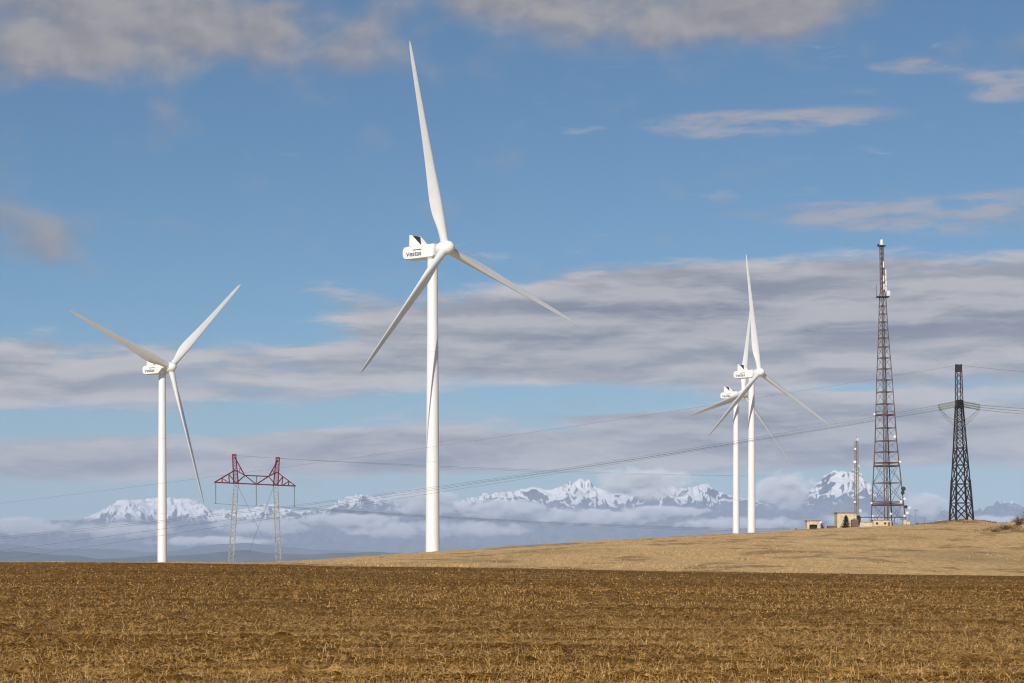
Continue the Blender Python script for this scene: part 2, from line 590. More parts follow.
def build_far():
    px = np.linspace(-480, 1500, 1900)
    YR = 30000.0
    h = (HY - np.interp(px, *zip(*RIDGE))) * YR / F
    h = h + (fbm(px / 9.0, px * 0, 91, 4) - .5) * 36
    Y = np.concatenate([np.linspace(27900, 30500, 150), np.linspace(30540, 32500, 25)])
    P, YY = np.meshgrid(px, Y)
    X = (P - CX) * YY / F
    # spurs run down from the crest at a slant
    wpx = P + (fbm(X / 1300, YY / 1300, 93, 3) - .5) * 46 + (YY - YR) * .006
    hh = (HY - np.interp(wpx, *zip(*RIDGE))) * YR / F
    t = np.clip(np.where(YY < YR, (YY - 27900) / (YR - 27900), 1 - (YY - YR) / 2500), 0, 1)
    wx = X + (fbm(X / 700, YY / 700, 95, 3) - .5) * 700
    wy = YY + (fbm(X / 700 + 9, YY / 700, 96, 3) - .5) * 900
    Z = hh * t ** .8 + (ridged(wx / 700, wy / 1500, 97, 6, .56) - .62) * 620 * np.sin(np.clip(t, .0, 1) * math.pi * .62) - 40 * (1 - t)
    Z += (ridged(wx / 230, wy / 330, 99, 3, .5) - .6) * 95 * t
    # keep the skyline: scale every column so that its crest stands at the height of the ridge
    top = (Z / YY).max(axis=0)
    k = (h / YR) / np.maximum(top, 1e-4)
    k = np.convolve(np.pad(k, 3, mode='edge'), np.ones(7) / 7, mode='valid')
    Z = np.where(Z > 0, Z * k[None, :], Z)
    tag(grid_mesh('mountains', X, YY, Z, mountain_material()), kind='structure')
    # wooded foothills in front of the snow
    m, nt, b = new_mat('wooded_foothills')
    tc = nd(nt, 'ShaderNodeTexCoord').outputs['Object']
    n1 = noise(nt, tc, .0022, 6, .65)
    c = mixc(nt, maprange(nt, n1, .4, .62), (.022, .032, .026), (.07, .072, .05))
    nt.links.new(c, b.inputs['Base Color'])
    b.inputs['Roughness'].default_value = 1
    b.inputs['Specular IOR Level'].default_value = 0
    for name, YR, w, amp, py, seed in (('foothills', 21500.0, 2600.0, 60, 549, 111), ('hills', 14500.0, 1700.0, 40, 557, 121)):
        px = np.linspace(-480, 1500, 700)
        Y = np.linspace(YR - w, YR + w * .9, 60)
        P, YY = np.meshgrid(px, Y)
        X = (P - CX) * YY / F
        hh = (HY - py - 11 * (fbm(px / 130, px * 0 + 2, seed, 5) - .5) * 2) * YR / F
        t = np.clip(1 - np.abs(YY - YR) / w, 0, 1)
        Z = -70 + (hh[None, :] + 70) * sstep(t) - (1 - ridged(X / 900, YY / 1400, seed + 3, 4)) * amp * 2 * np.sin(t * math.pi)
        tag(grid_mesh(name, X, YY, np.maximum(Z, -69.0), m), kind='structure')


def build_haze():
    mb = MB()
    mb.box((0, 12750, 259), (40000, 26300, 660))
    m = bpy.data.materials.new('haze_air')
    m.use_nodes = True
    nt = m.node_tree
    nt.nodes.remove(nt.nodes['Principled BSDF'])
    v = nd(nt, 'ShaderNodeVolumePrincipled', inp={'Color': (.52, .68, 1.0, 1), 'Density': 4.5e-5, 'Anisotropy': -.2})
    nt.links.new(v.outputs[0], nt.nodes['Material Output'].inputs['Volume'])
    o = mb.build('haze', m)
    tag(o, kind='stuff')


def cloud_material(name, dens, seed):
    m = bpy.data.materials.new(name)
    m.use_nodes = True
    nt = m.node_tree
    nt.nodes.remove(nt.nodes['Principled BSDF'])
    tc = nd(nt, 'ShaderNodeTexCoord').outputs['Object']             # -1..1 inside the hull (object scale)
    r = nd(nt, 'ShaderNodeVectorMath', operation='LENGTH', inp={0: tc}).outputs['Value']
    geo = nd(nt, 'ShaderNodeNewGeometry').outputs['Position']
    n = noise(nt, mapping(nt, geo, (1, 1, 1.7), (0, 0, 0), (seed * 911, 0, 0)), .0045, 6, .62)
    d = mth(nt, 'SUBTRACT', mth(nt, 'MULTIPLY_ADD', n, 1.9, -.55), mth(nt, 'POWER', r, 1.6))
    d = maprange(nt, d, -.12, .35, 0, dens * 2.2)
    v = nd(nt, 'ShaderNodeVolumePrincipled', inp={'Color': (.99, .99, .99, 1), 'Density': d, 'Anisotropy': -.3})
    nt.links.new(v.outputs[0], nt.nodes['Material Output'].inputs['Volume'])
    m.cycles.homogeneous_volume = False
    m.cycles.volume_step_rate = 1.0
    return m


CLOUDS = [  # centre px, centre py, half width px, half height px, distance, half depth, density, label
    (505, 509, 62, 12.5, 27100, 420, .010, 'bright white low cloud bank against the snowy ridge right of the tallest turbine'),
    (590, 517, 90, 11, 26950, 380, .007, 'long thin pale cloud along the foot of the central snowy peaks'),
    (642, 483, 70, 21, 27300, 380, .0042, 'grey ragged cloud cap hiding the ridge between two central snowy peaks'),
    (424, 503, 52, 18, 27050, 400, .006, 'grey cloud puff on the mountain ridge behind the tallest turbine tower'),
    (25, 527, 66, 12, 26900, 400, .006, 'pale low cloud left of the leftmost snowy massif'),
    (345, 520, 80, 9, 26900, 380, .007, 'thin white cloud streak low between the red pylon and tallest turbine'),
    (783, 492, 44, 22, 27000, 400, .0065, 'beige rounded cloud puff just left of the steep right-hand snowy peak'),
    (926, 506, 34, 16, 27000, 380, .005, 'grey cloud puff between the telecom tower and the dark pylon'),
    (215, 541, 90, 7, 26600, 350, .004, 'faint pale cloud low between leftmost turbine and red pylon'),
    (120, 530, 80, 11, 26700, 380, 0.0028, 'soft pale cloud under the left end of the leftmost snowy massif'),
    (262, 527, 75, 11, 26750, 380, 0.0030, 'soft pale cloud below the snow behind the red pylon legs'),
    (395, 530, 66, 11, 26700, 380, 0.0033, 'pale cloud low on the hills just left of the tallest turbine tower'),
    (475, 529, 76, 11, 26650, 380, 0.0028, 'soft cloud low on the hills just right of the tallest turbine tower'),
    (665, 512, 60, 8, 27050, 380, .006, 'ragged cloud below the twin peaks left of the overlapping turbines'),
    (860, 520, 60, 8, 26800, 380, 0.0028, 'soft cloud below the steep right-hand snowy peak'),
    (985, 521, 50, 8, 26850, 380, 0.0028, 'soft cloud at the foot of the rightmost mountain'),
    (740, 523, 95, 9, 26850, 350, 0.0033, 'flat pale cloud streak low behind the pair of right-hand turbines'),
]


def build_clouds():
    import bmesh
    for i, (px, py, w, h, Y, dep, dens, lab) in enumerate(CLOUDS):
        bm = bmesh.new()
        bmesh.ops.create_icosphere(bm, subdivisions=4, radius=1.0)
        for v in bm.verts:
            p = v.co
            k = float(fbm(np.array([p.x * 2.1 + i * 7]), np.array([p.z * 1.6 + p.y * 1.3 + i * 3]), 130 + i, 3)[0])
            v.co = p * (.80 + .45 * k)
        me = bpy.data.meshes.new('low_cloud')
        bm.to_mesh(me)
        bm.free()
        o = link_mesh('low_cloud', me, cloud_material('cloud_vapour', dens, i))
        o.location = at(px, py, Y)
        o.scale = (w * Y / F * 1.15, dep * 1.15, h * Y / F * 1.2)
        tag(o, lab, 'cloud', 'low clouds along the mountains')


# ------------------------------------------------------------------ wind turbines
TILT = R_(6)
CONE = R_(2.0)
HUB_H = 91.5
OVER = 5.0


def blade_mesh():
    """local frame: z = along the blade, x = upwind, y = towards the leading edge"""
    R = 59.8
    st = [0.9, 1.6, 2.6, 4, 6, 8, 10, 12, 14, 17, 20, 24, 28, 32, 36, 40, 44, 48, 51, 54, 56, 58, 59.3, 59.8]
    ch = np.interp(st, [0, 2.6, 6, 10, 13, 17, 24, 32, 40, 48, 54, 58, 59.8], [2.45, 2.45, 2.85, 3.75, 4.05, 3.8, 3.1, 2.5, 2.0, 1.6, 1.28, .85, .2])
    th = np.interp(st, [0, 2.6, 6, 10, 14, 20, 30, 45, 58.5], [1, 1, .72, .47, .36, .28, .22, .19, .16])
    tw = np.interp(st, [0, 6, 12, 20, 30, 45, 58.5], [15, 14, 10.5, 6.5, 3, .5, -1])
    N = 28
    mb = MB()
    vs, fs = [], []
    for r, c, t, b in zip(st, ch, th, tw):
        b = R_(b + 14)
        blend = np.clip((r - 2.6) / 9, 0, 1)
        blend = float(blend * blend * (3 - 2 * blend))
        for k in range(N):
            a = 2 * math.pi * k / N
            # circle
            yc, xc = math.cos(a) * c / 2, math.sin(a) * c * t / 2 if blend > 0 else math.sin(a) * c / 2
            # aerofoil
            q = (1 + math.cos(a)) / 2                 # 1 = leading edge
            s = 1 - q
            yt = 5 * t * (.2969 * math.sqrt(s) - .126 * s - .3516 * s * s + .2843 * s ** 3 - .1015 * s ** 4)
            camber = .025 * math.sin(math.pi * s)
            ya = (q - .66) * c
            xa = ((1 if math.sin(a) >= 0 else -1) * yt - camber) * c
            y = yc * (1 - blend) + ya * blend
            x = xc * (1 - blend) + xa * blend
            vs.append((x * math.cos(b) + y * math.sin(b) + .0, y * math.cos(b) - x * math.sin(b), r))
    n = len(st)
    for i in range(n - 1):
        for k in range(N):
            fs.append((i * N + k, i * N + (k + 1) % N, (i + 1) * N + (k + 1) % N, (i + 1) * N + k))
    fs += [tuple(range(N - 1, -1, -1)), tuple(range((n - 1) * N, n * N))]
    mb.poly(vs, fs)
    return mb


def text_mesh(body, size, name, mat, parent, M4, off=0.0, sx=1.0):
    cu = bpy.data.curves.new(name, 'FONT')
    cu.body = body
    cu.size = size
    cu.offset = off
    cu.extrude = .01
    cu.align_x = 'CENTER'
    o = bpy.data.objects.new(name + '_tmp', cu)
    col.objects.link(o)
    bpy.context.view_layer.update()
    dg = bpy.context.evaluated_depsgraph_get()
    me = bpy.data.meshes.new_from_object(o.evaluated_get(dg))
    bpy.data.objects.remove(o)
    me.transform(M4 @ Matrix.Diagonal((sx, 1, 1, 1)))
    return link_mesh(name, me, mat, parent)


def copy_tree(o, parent=None):
    c = o.copy()
    col.objects.link(c)
    if parent:
        c.parent = parent
    for ch in list(o.children):
        copy_tree(ch, c)
    return c


def make_turbine():
    root = thing('wind_turbine', (0, 0, 0), 'x', 'wind turbine', 'white wind turbines')
    # tower: slightly conical steel sections with flange seams
    mb = MB()
    H = HUB_H - 2.2
    prof = [(2.12, -4)]
    for z in (0, 14, 30, 46, 62, 76, 84, H):
        prof.append((float(np.interp(z, [0, 25, H], [2.06, 1.95, 1.50])), z))
    mb.lathe(prof, 40)
    tower = mb.build('tower', M['white'], root, 'auto')
    for z in (30, 62):
        r = float(np.interp(z, [0, 25, H], [2.06, 1.95, 1.50]))
        f = MB()
        f.lathe([(r - .05, z - .09), (r + .035, z - .09), (r + .035, z + .09), (r - .05, z + .09)], 40)
        f.build('flange', M['seam'], tower, 'auto')
    f = MB()
    f.lathe([(1.45, H - .1), (1.66, H - .1), (1.66, H + .35), (1.45, H + .35)], 32)
    f.build('yaw_ring', M['seam'], tower, 'auto')
    # frame tilted with the rotor shaft; x = upwind
    T = Matrix.Translation((0, 0, HUB_H)) @ Matrix.Rotation(-TILT * .1, 4, 'Y')
    # nacelle: rounded box, side outline extruded across, edges chamfered
    out = [(1.6, -1.95), (2.0, -1.5), (2.0, 1.45), (1.6, 1.95), (-7.4, 1.95), (-9.3, 1.8), (-9.95, 1.2), (-10.1, 0),
           (-9.9, -1.2), (-9.2, -1.85), (-7.4, -1.98)]
    n = len(out)
    cx, cz = -4.4, -.05
    vs, fs = [], []
    rings = [(-2.0, .90), (-1.85, .965), (-1.55, 1.0), (1.55, 1.0), (1.85, .965), (2.0, .90)]
    for y, k in rings:
        for u, v in out:
            vs.append(T @ Vector((cx + (u - cx) * (1 - (1 - k) * .35), y, cz + (v - cz) * k)))
    for i in range(len(rings) - 1):
        for k in range(n):
            fs.append((i * n + k, i * n + (k + 1) % n, (i + 1) * n + (k + 1) % n, (i + 1) * n + k))
    fs += [tuple(range(n - 1, -1, -1)), tuple(range((len(rings) - 1) * n, len(rings) * n))]
    mb = MB(); mb.poly(vs, fs)
    nac = mb.build('nacelle', M['white'], root, 'auto')
    # roof cooler at the tail: two wedge plates with the radiator between
    Mx = T @ Matrix(((1, 0, 0, 0), (0, 0, 1, 0), (0, 1, 0, 0), (0, 0, 0, 1)))
    plate = [(-7.3, 1.90), (-2.9, 1.90), (-6.2, 5.05), (-7.2, 5.2)]
    for y in (-1.92, 1.92):
        p = MB(); p.prism(plate, y - .07, y + .07, Mx)
        p.build('cooler_plate', M['white'], nac)
    p = MB(); p.prism([(-6.4, 2.15), (-6.0, 2.15), (-6.2, 4.95), (-6.6, 4.95)], -1.84, 1.84, Mx)
    p.build('radiator', M['dark'], nac)
    p = MB()
    for y in (-.9, .9):
        p.tube(T @ Vector((-1.6, y, 1.9)), T @ Vector((-1.6, y, 2.9)), .05)
        p.box(T @ Vector((-1.6, y, 2.95)), (.35, .08, .12))
    p.tube(T @ Vector((-1.6, -.9, 2.5)), T @ Vector((-1.6, .9, 2.5)), .05)
    p.build('wind_sensor', M['grey'], nac)
    p = MB(); p.box(T @ Vector((.3, 0, 2.0)), (1.4, 1.3, .16)); p.build('roof_hatch', M['white'], nac)
    # lettering on both flanks
    for sgn in (-1, 1):
        B = T @ Matrix.Translation((-5.55, sgn * 2.012, -1.1)) @ (Matrix.Rotation(R_(90), 4, 'X') if sgn < 0 else
                                                                  Matrix.Rotation(R_(180), 4, 'Z') @ Matrix.Rotation(R_(90), 4, 'X'))
        L_ = MB()
        for body, size, x in (('V', 1.62, -2.35), ('estas', 2.05, .62)):
            t_ = text_mesh(body, size, 'lettering', M['ink'], nac, B @ Matrix.Translation((x, 0, 0)), .035, 1.12)
            L_.poly([v.co[:] for v in t_.data.vertices], [tuple(p.vertices) for p in t_.data.polygons])
            me_ = t_.data
            bpy.data.objects.remove(t_)
            bpy.data.meshes.remove(me_)
        L_.build('lettering', M['ink'], nac)
        p = MB()
        for k in range(7):
            p.box(T @ Vector((-5.7 + k * .48, sgn * 2.012, .62)), (.44, .02, .28))
        p.build('small_lettering', M['ink'], nac)
    # spinner
    G = Matrix.Translation((0, 0, HUB_H)) @ Matrix.Rotation(-TILT, 4, 'Y') @ Matrix.Translation((OVER, 0, 0))
    mb = MB()
    prof = [(1.75, -2.3), (1.95, -1.8), (2.1, -.9), (2.14, 0), (2.08, .8), (1.84, 1.6), (1.4, 2.3), (.85, 2.75), (.35, 2.95), (.03, 3.0)]
    mb.lathe(prof, 32, G @ Matrix.Rotation(R_(90), 4, 'Y'))
    mb.build('spinner', M['white'], root, 'auto')
    bm_ = blade_mesh()
    b0 = bm_.build('blade', M['blade'], root, 'auto')
    c = MB()
    c.lathe([(1.2, 1.95), (1.30, 1.95), (1.30, 2.2), (1.2, 2.2)], 28)
    c.build('root_collar', M['white'], b0, 'auto')
    bl = [b0] + [copy_tree(b0, root) for _ in range(2)]
    return root, G


def set_rotor(root, G, phase, CONE):
    k = 0
    for ch in root.children:
        if ch.name.split('.')[0] == 'blade':
            a = phase + k * 2 * math.pi / 3
            # a is counted from the horizontal towards +z, seen from upwind (x towards the viewer)
            zb = Vector((0, math.cos(a), math.sin(a)))
            x = Vector((1, 0, 0))
            y = zb.cross(x)                       # leading edge: clockwise seen from upwind
            zc = zb * math.cos(CONE) + x * math.sin(CONE)
            xc = x * math.cos(CONE) - zb * math.sin(CONE)
            Mr = Matrix((xc, y, zc)).transposed().to_4x4()
            ch.matrix_local = G @ Mr
            k += 1


TURB = [  # hub px, hub py, distance, yaw, phase, label
    (170.5, 367.2, 975, 53.0, 161.3, 'leftmost white wind turbine, one blade pointing down, standing left of the red pylon'),
    (445.6, 247.9, 668, 51.3, 101.9, 'tallest white wind turbine, in the middle of the view with nearest tower'),
    (759.4, 372.3, 1160, 47.0, 95.2, 'nearer white wind turbine of the overlapping pair, its hub higher and further right'),
    (743.0, 393.6, 1345, 49.0, 75.6, 'farther white wind turbine of the overlapping pair, its hub lower and partly hidden'),
]


def build_turbines():
    root, G = make_turbine()
    for i, (px, py, D, yaw, ph, lab) in enumerate(TURB):
        o = root if i == 0 else copy_tree(root)
        yw = R_(yaw)
        th = math.atan2(-math.cos(yw), math.sin(yw))
        o.rotation_euler = (0, 0, th)
        hub = at(px, py, D)
        loc = G.translation.copy()
        off = Matrix.Rotation(th, 3, 'Z') @ loc
        o.location = hub - off
        o['label'] = lab
        set_rotor(o, G, R_(ph), R_(3.0) if i == 1 else CONE)


# ------------------------------------------------------------------ lattice structures
def lerp(a, b, t):
    return Vector(a) * (1 - t) + Vector(b) * t


def lattice(corner, levels, mb, r, rh=None, cross=True, horiz=True):
    """corner(k, z) gives leg k's point at height z; X bracing between the levels"""
    for a, b in zip(levels[:-1], levels[1:]):
        for k in range(4):
            p, q = corner(k, a), corner((k + 1) % 4, a)
            s, t = corner(k, b), corner((k + 1) % 4, b)
            if cross:
                mb.tube(p, t, r, r, 4, False)
                mb.tube(q, s, r, r, 4, False)
            else:
                mb.tube(p, t, r, r, 4, False)
            if horiz:
                mb.tube(s, t, rh or r, rh or r, 4, False)


def sq_corner(widths, rot):
    zs, ws = zip(*widths)

    def f(k, z):
        w = float(np.interp(z, zs, ws)) / math.sqrt(2)
        a = rot + math.pi / 4 + k * math.pi / 2
        return Vector((w * math.cos(a), w * math.sin(a), z))
    return f


def build_telecom():
    Y = 592.0
    u = Y / F                                              # metres per photo pixel
    base = ground_at(888.5, Y)
    root = thing('telecom_tower', base, 'tall tapering rusty grey lattice telecom tower with white antennas near its top', 'tower')
    zof = lambda py: (HY - py) * u - base.z
    ws = [(zof(530), 25.5 * u), (zof(441), 15.4 * u), (zof(380), 11.2 * u), (zof(330), 6.7 * u), (zof(297), 4.6 * u), (zof(292), 3.2 * u), (zof(247), 2.7 * u)]
    xs = [(zof(530), 0), (zof(441), -2.6 * u), (zof(330), -5.2 * u), (zof(240), -7.0 * u)]
    c0 = sq_corner(ws, R_(24))

    def corner(k, z):                                       # the photo's tower leans towards its left leg as it narrows
        p = c0(k, z)
        p.x += float(np.interp(z, *zip(*xs)))
        return p
    top = zof(247)
    for k in range(4):
        mb = MB()
        zs = [-.5] + [zof(y) for y in (500, 470, 441, 410, 380, 355, 330, 312, 297, 292)] + [top]
        for a, b in zip(zs[:-1], zs[1:]):
            mb.tube(corner(k, a), corner(k, b), .16 if b < zof(380) else .115, None, 6, False)
        mb.build('leg', M['steel'], root)
    mb = MB()
    lattice(corner, [zof(y) for y in (524, 503, 483, 463)], mb, .055, .10)
    lattice(corner, [zof(y) for y in (463, 452, 441, 428, 415, 404, 392, 380, 369, 358, 347, 338, 330, 322, 314, 306, 297)], mb, .05, .10, cross=False)
    lattice(corner, [zof(y) for y in (297, 292, 287, 282, 277, 272, 267, 262, 257, 252, 247)], mb, .05, .06, cross=False)
    mb.build('bracing', M['steel'], root)
    for y in (505, 466, 415):
        mb = MB()
        for k in range(4):
            mb.tube(corner(k, zof(y)), corner((k + 1) % 4, zof(y)), .20, None, 4, False)
            mb.tube(corner(k, zof(y)) + Vector((0, 0, .9)), corner((k + 1) % 4, zof(y)) + Vector((0, 0, .9)), .04, None, 4, False)
        mb.build('walkway', M['steel'], root)
    mb = MB()
    ax = lambda z: Vector((float(np.interp(z, *zip(*xs))), 0, z))
    zs = [-.4, zof(441), zof(330), zof(290)]
    for a, b in zip(zs[:-1], zs[1:]):
        for dx in (-.18, .18):
            mb.tube(ax(a) + Vector((dx, 0, 0)), ax(b) + Vector((dx, 0, 0)), .11, None, 4, False)
    z = 0
    while z < zof(292):
        mb.tube(ax(z) + Vector((-.18, 0, 0)), ax(z) + Vector((.18, 0, 0)), .05, None, 4, False)
        z += .8
    mb.build('cable_ladder', M['grey'], root)
    # platform
    mb = MB(); p = ax(zof(297))
    mb.box(p, (12 * u, 9 * u, .25))
    for sx in (-6, 6):
        mb.tube(p + Vector((sx * u, 0, 0)), p + Vector((sx * u, 0, 1.1)), .06, None, 4)
    mb.tube(p + Vector((-6.4 * u, 0, 1.1)), p + Vector((-6.4 * u, 0, 3.2)), .05, None, 4)
    mb.build('platform', M['rust'], root)
    mb = MB(); p = ax(zof(246)); mb.box(p, (7.5 * u, 5 * u, .25)); mb.box(p + Vector((-3.4 * u, 0, .25)), (.4, .4, .5))
    mb.build('platform', M['rust'], root)
    mb = MB(); mb.lathe([(.30, zof(245)), (.42, zof(245)), (.42, zof(240.2)), (.3, zof(239.6))], 14, Matrix.Translation((ax(0 + top).x, 0, 0)))
    mb.build('antenna_drum', M['antenna'], root, 'auto')
    for y0, y1, dx in ((270, 274.5, 3), (275, 280, 3), (281, 286, 3.2), (287, 291.5, 3), (291, 296, 5.5), (284, 290, 1.0), (276, 282, .8), (262, 268, 1.0)):
        mb = MB()
        mb.box(ax(zof((y0 + y1) / 2)) + Vector((dx * u, -.75, 0)), (.34 if dx < 5 else .8, .16, (y1 - y0) * u))
        mb.build('panel_antenna', M['antenna'], root)
    # dishes and boxes down the right-hand leg
    def dish(p, r, d=Vector((-.2, -1, 0)), name='dish', mat='antenna'):
        mb = MB()
        q = d.normalized().to_track_quat('Z', 'Y').to_matrix().to_4x4()
        mb.lathe([(.08, -.5 * r), (r * .7, -.35 * r), (r, 0), (r, .12 * r), (.05, .2 * r)], 14, Matrix.Translation(p) @ q)
        mb.build(name, M[mat], root, 'auto')
    kr = max(range(4), key=lambda k: corner(k, 10).x)
    kl = min(range(4), key=lambda k: corner(k, 10).x)
    for py, dx, r, mt in ((437, -.5, .36, 'antenna'), (462, .2, .3, 'antenna'), (489, .3, .6, 'rust'), (493, 0, .5, 'rust'), (499, .3, .34, 'antenna'),
                          (502, -.7, .36, 'antenna'), (507, .4, .45, 'rust'), (508, 1.3, .3, 'antenna'), (513, .6, .4, 'antenna'), (516, -.2, .3, 'antenna'), (521, -.6, .28, 'antenna')):
        dish(corner(kr, zof(py)) + Vector((dx, -.45, 0)), r, Vector((-.25, -1, 0)), 'dish', mt)
    for py, dx in ((414, -.4), (503, -.2), (516, .3)):
        dish(corner(kl, zof(py)) + Vector((dx, -.45, 0)), .27)
    for py, dx in ((490, -.8), (514, .4)):
        dish(ax(zof(py)) + Vector((dx, -2, 0)), .3)


def build_mast():
    Y = 596.0
    u = Y / F
    base = ground_at(856.5, Y)
    zof = lambda py: (HY - py) * u - base.z
    root = thing('radio_mast', base, 'slim grey lattice mast beside the tan building, short neighbour of the telecom tower', 'mast')
    c = sq_corner([(0, 3.4 * u), (zof(440), 2.4 * u)], R_(30))
    for k in range(4):
        mb = MB(); mb.tube(c(k, -.3), c(k, zof(441)), .07, None, 5); mb.build('leg', M['grey'], root)
    mb = MB()
    lattice(c, list(np.linspace(.3, zof(441), 26)), mb, .035, .035, cross=False)
    mb.build('bracing', M['grey'], root)
    mb = MB(); mb.tube((0, 0, zof(441)), (0, 0, zof(436)), .05); mb.build('finial', M['grey'], root)
    for py, dx, r in ((439.5, .2, .42), (462, -.5, .38), (466, .6, .35), (485, .8, .42), (511, .9, .5), (502, -.5, .3), (449, -.4, .28)):
        mb = MB()
        q = Vector((-.3 if dx < 0 else .4, -1, 0)).normalized().to_track_quat('Z', 'Y').to_matrix().to_4x4()
        mb.lathe([(.06, -.4 * r), (r * .8, -.25 * r), (r, 0), (r, .15 * r), (.04, .2 * r)], 12, Matrix.Translation((dx, -.5, zof(py))) @ q)
        mb.build('dish', M['antenna'], root, 'auto')


PYL = {}


def build_pylon():
    Y = PYLON_Y
    u = Y / F
    base = ground_at(PYLON_PX, Y)
    zof = lambda py: (HY - py) * u - base.z
    root = thing('transmission_pylon', base, 'dark rusty lattice pylon with insulators on both sides standing on a grassy mound', 'pylon')
    dx = lambda z: float(np.interp(z, [0, zof(405), zof(364)], [0, -2.3 * u, -3.0 * u]))
    c0 = sq_corner([(0, 18.5 * u), (zof(440), 9.6 * u), (zof(405), 6.0 * u), (zof(364), 4.8 * u)], R_(9))

    def c(k, z):
        p = c0(k, z)
        p.x += dx(z)
        return p
    for k in range(4):
        mb = MB()
        zs = [-.6, zof(480), zof(440), zof(405), zof(364)]
        for a, b in zip(zs[:-1], zs[1:]):
            mb.tube(c(k, a), c(k, b), (.25 if b <= zof(441) + .1 else .15) if b <= zof(404) else .10, None, 4, False)
        mb.build('leg', M['rust'], root)
    mb = MB()
    lattice(c, [zof(y) for y in (520, 503, 484, 465, 448)], mb, .13, .11)
    lattice(c, [zof(y) for y in (448, 438, 430, 422, 415, 408)], mb, .075, .075)
    lattice(c, [zof(y) for y in (408, 400, 392, 384, 376, 371)], mb, .055, .055, cross=False)
    mb.build('bracing', M['rust'], root)
    # cross-arm: runs towards and away from the eye, so it shows end-on
    arm = {}
    SL = (PYLON_PX - CX) / F
    za, zb = zof(408.5), zof(400.5)
    mb = MB()
    for s in (-1, 1):
        tip = Vector((dx(za) + SL * s * 8.5, s * 8.5, (za + zb) / 2))
        hw = 3.3 * u
        pts = [Vector((dx(za) + sx * hw, s * hw, z)) for sx in (-1, 1) for z in (za, zb)]
        for p in pts:
            mb.tube(p, tip, .12, None, 4, False)
        for t in (.2, .4, .6, .8):
            q = [lerp(p, tip, t) for p in pts]
            for i, j in ((0, 1), (1, 3), (3, 2), (2, 0), (0, 3)):
                mb.tube(q[i], q[j], .07, None, 4, False)
        arm[s] = tip
    mb.build('cross_arm', M['rust'], root)
    mb = MB()
    mb.box((dx(za), 0, (za + zb) / 2), (7.4 * u, 7.4 * u, (zb - za) * .92)); mb.build('gusset', M['rust'], root)
    mb = MB(); mb.box((dx(zof(368)), 0, zof(368.2)), (6.0 * u, 6.0 * u, 7.0 * u)); mb.build('peak_box', M['rust'], root)
    ends = {}
    for s, pyo in ((-1, 1.6), (0, 0), (1, -1.6)):
        for d in (-1, 1):
            a = Vector((dx(za) + d * 4.2 * u + SL * 8.5 * s, 8.5 * s, zof(404.3)))
            b = a + Vector((d * 16.5 * u, 0, -3.1 * u))
            mb = MB()
            n = 15
            for o in (-.10, .10):
                for i in range(n):
                    p = lerp(a, b, (i + .2) / n); q = lerp(a, b, (i + .75) / n)
                    mb.tube(p + Vector((0, o * 5, o)), q + Vector((0, o * 5, o)), .20, .12, 8)
                mb.tube(a + Vector((0, o * 5, o)), b + Vector((0, o * 5, o)), .05, None, 4)
            mb.build('insulator_string', M['glass'], root)
            ends[(s, d)] = base + b
        # jumper loop under the arm
        e0, e1 = ends[(s, -1)] - base, ends[(s, 1)] - base
        mb = MB()
        pts = []
        for i in range(17):
            t = i / 16
            p = lerp(e0, e1, t)
            p.z -= (20 if s < 0 else 18 if s else 14) * u * (1 - abs(2 * t - 1) ** 1.7)
            pts.append(p)
        mb.path(pts, .05)
        mb.build('jumper', M['wire'], root)
    PYL['ends'] = ends
    PYL['peak'] = base + Vector((dx(zof(365)), 0, zof(365)))


POR = {}


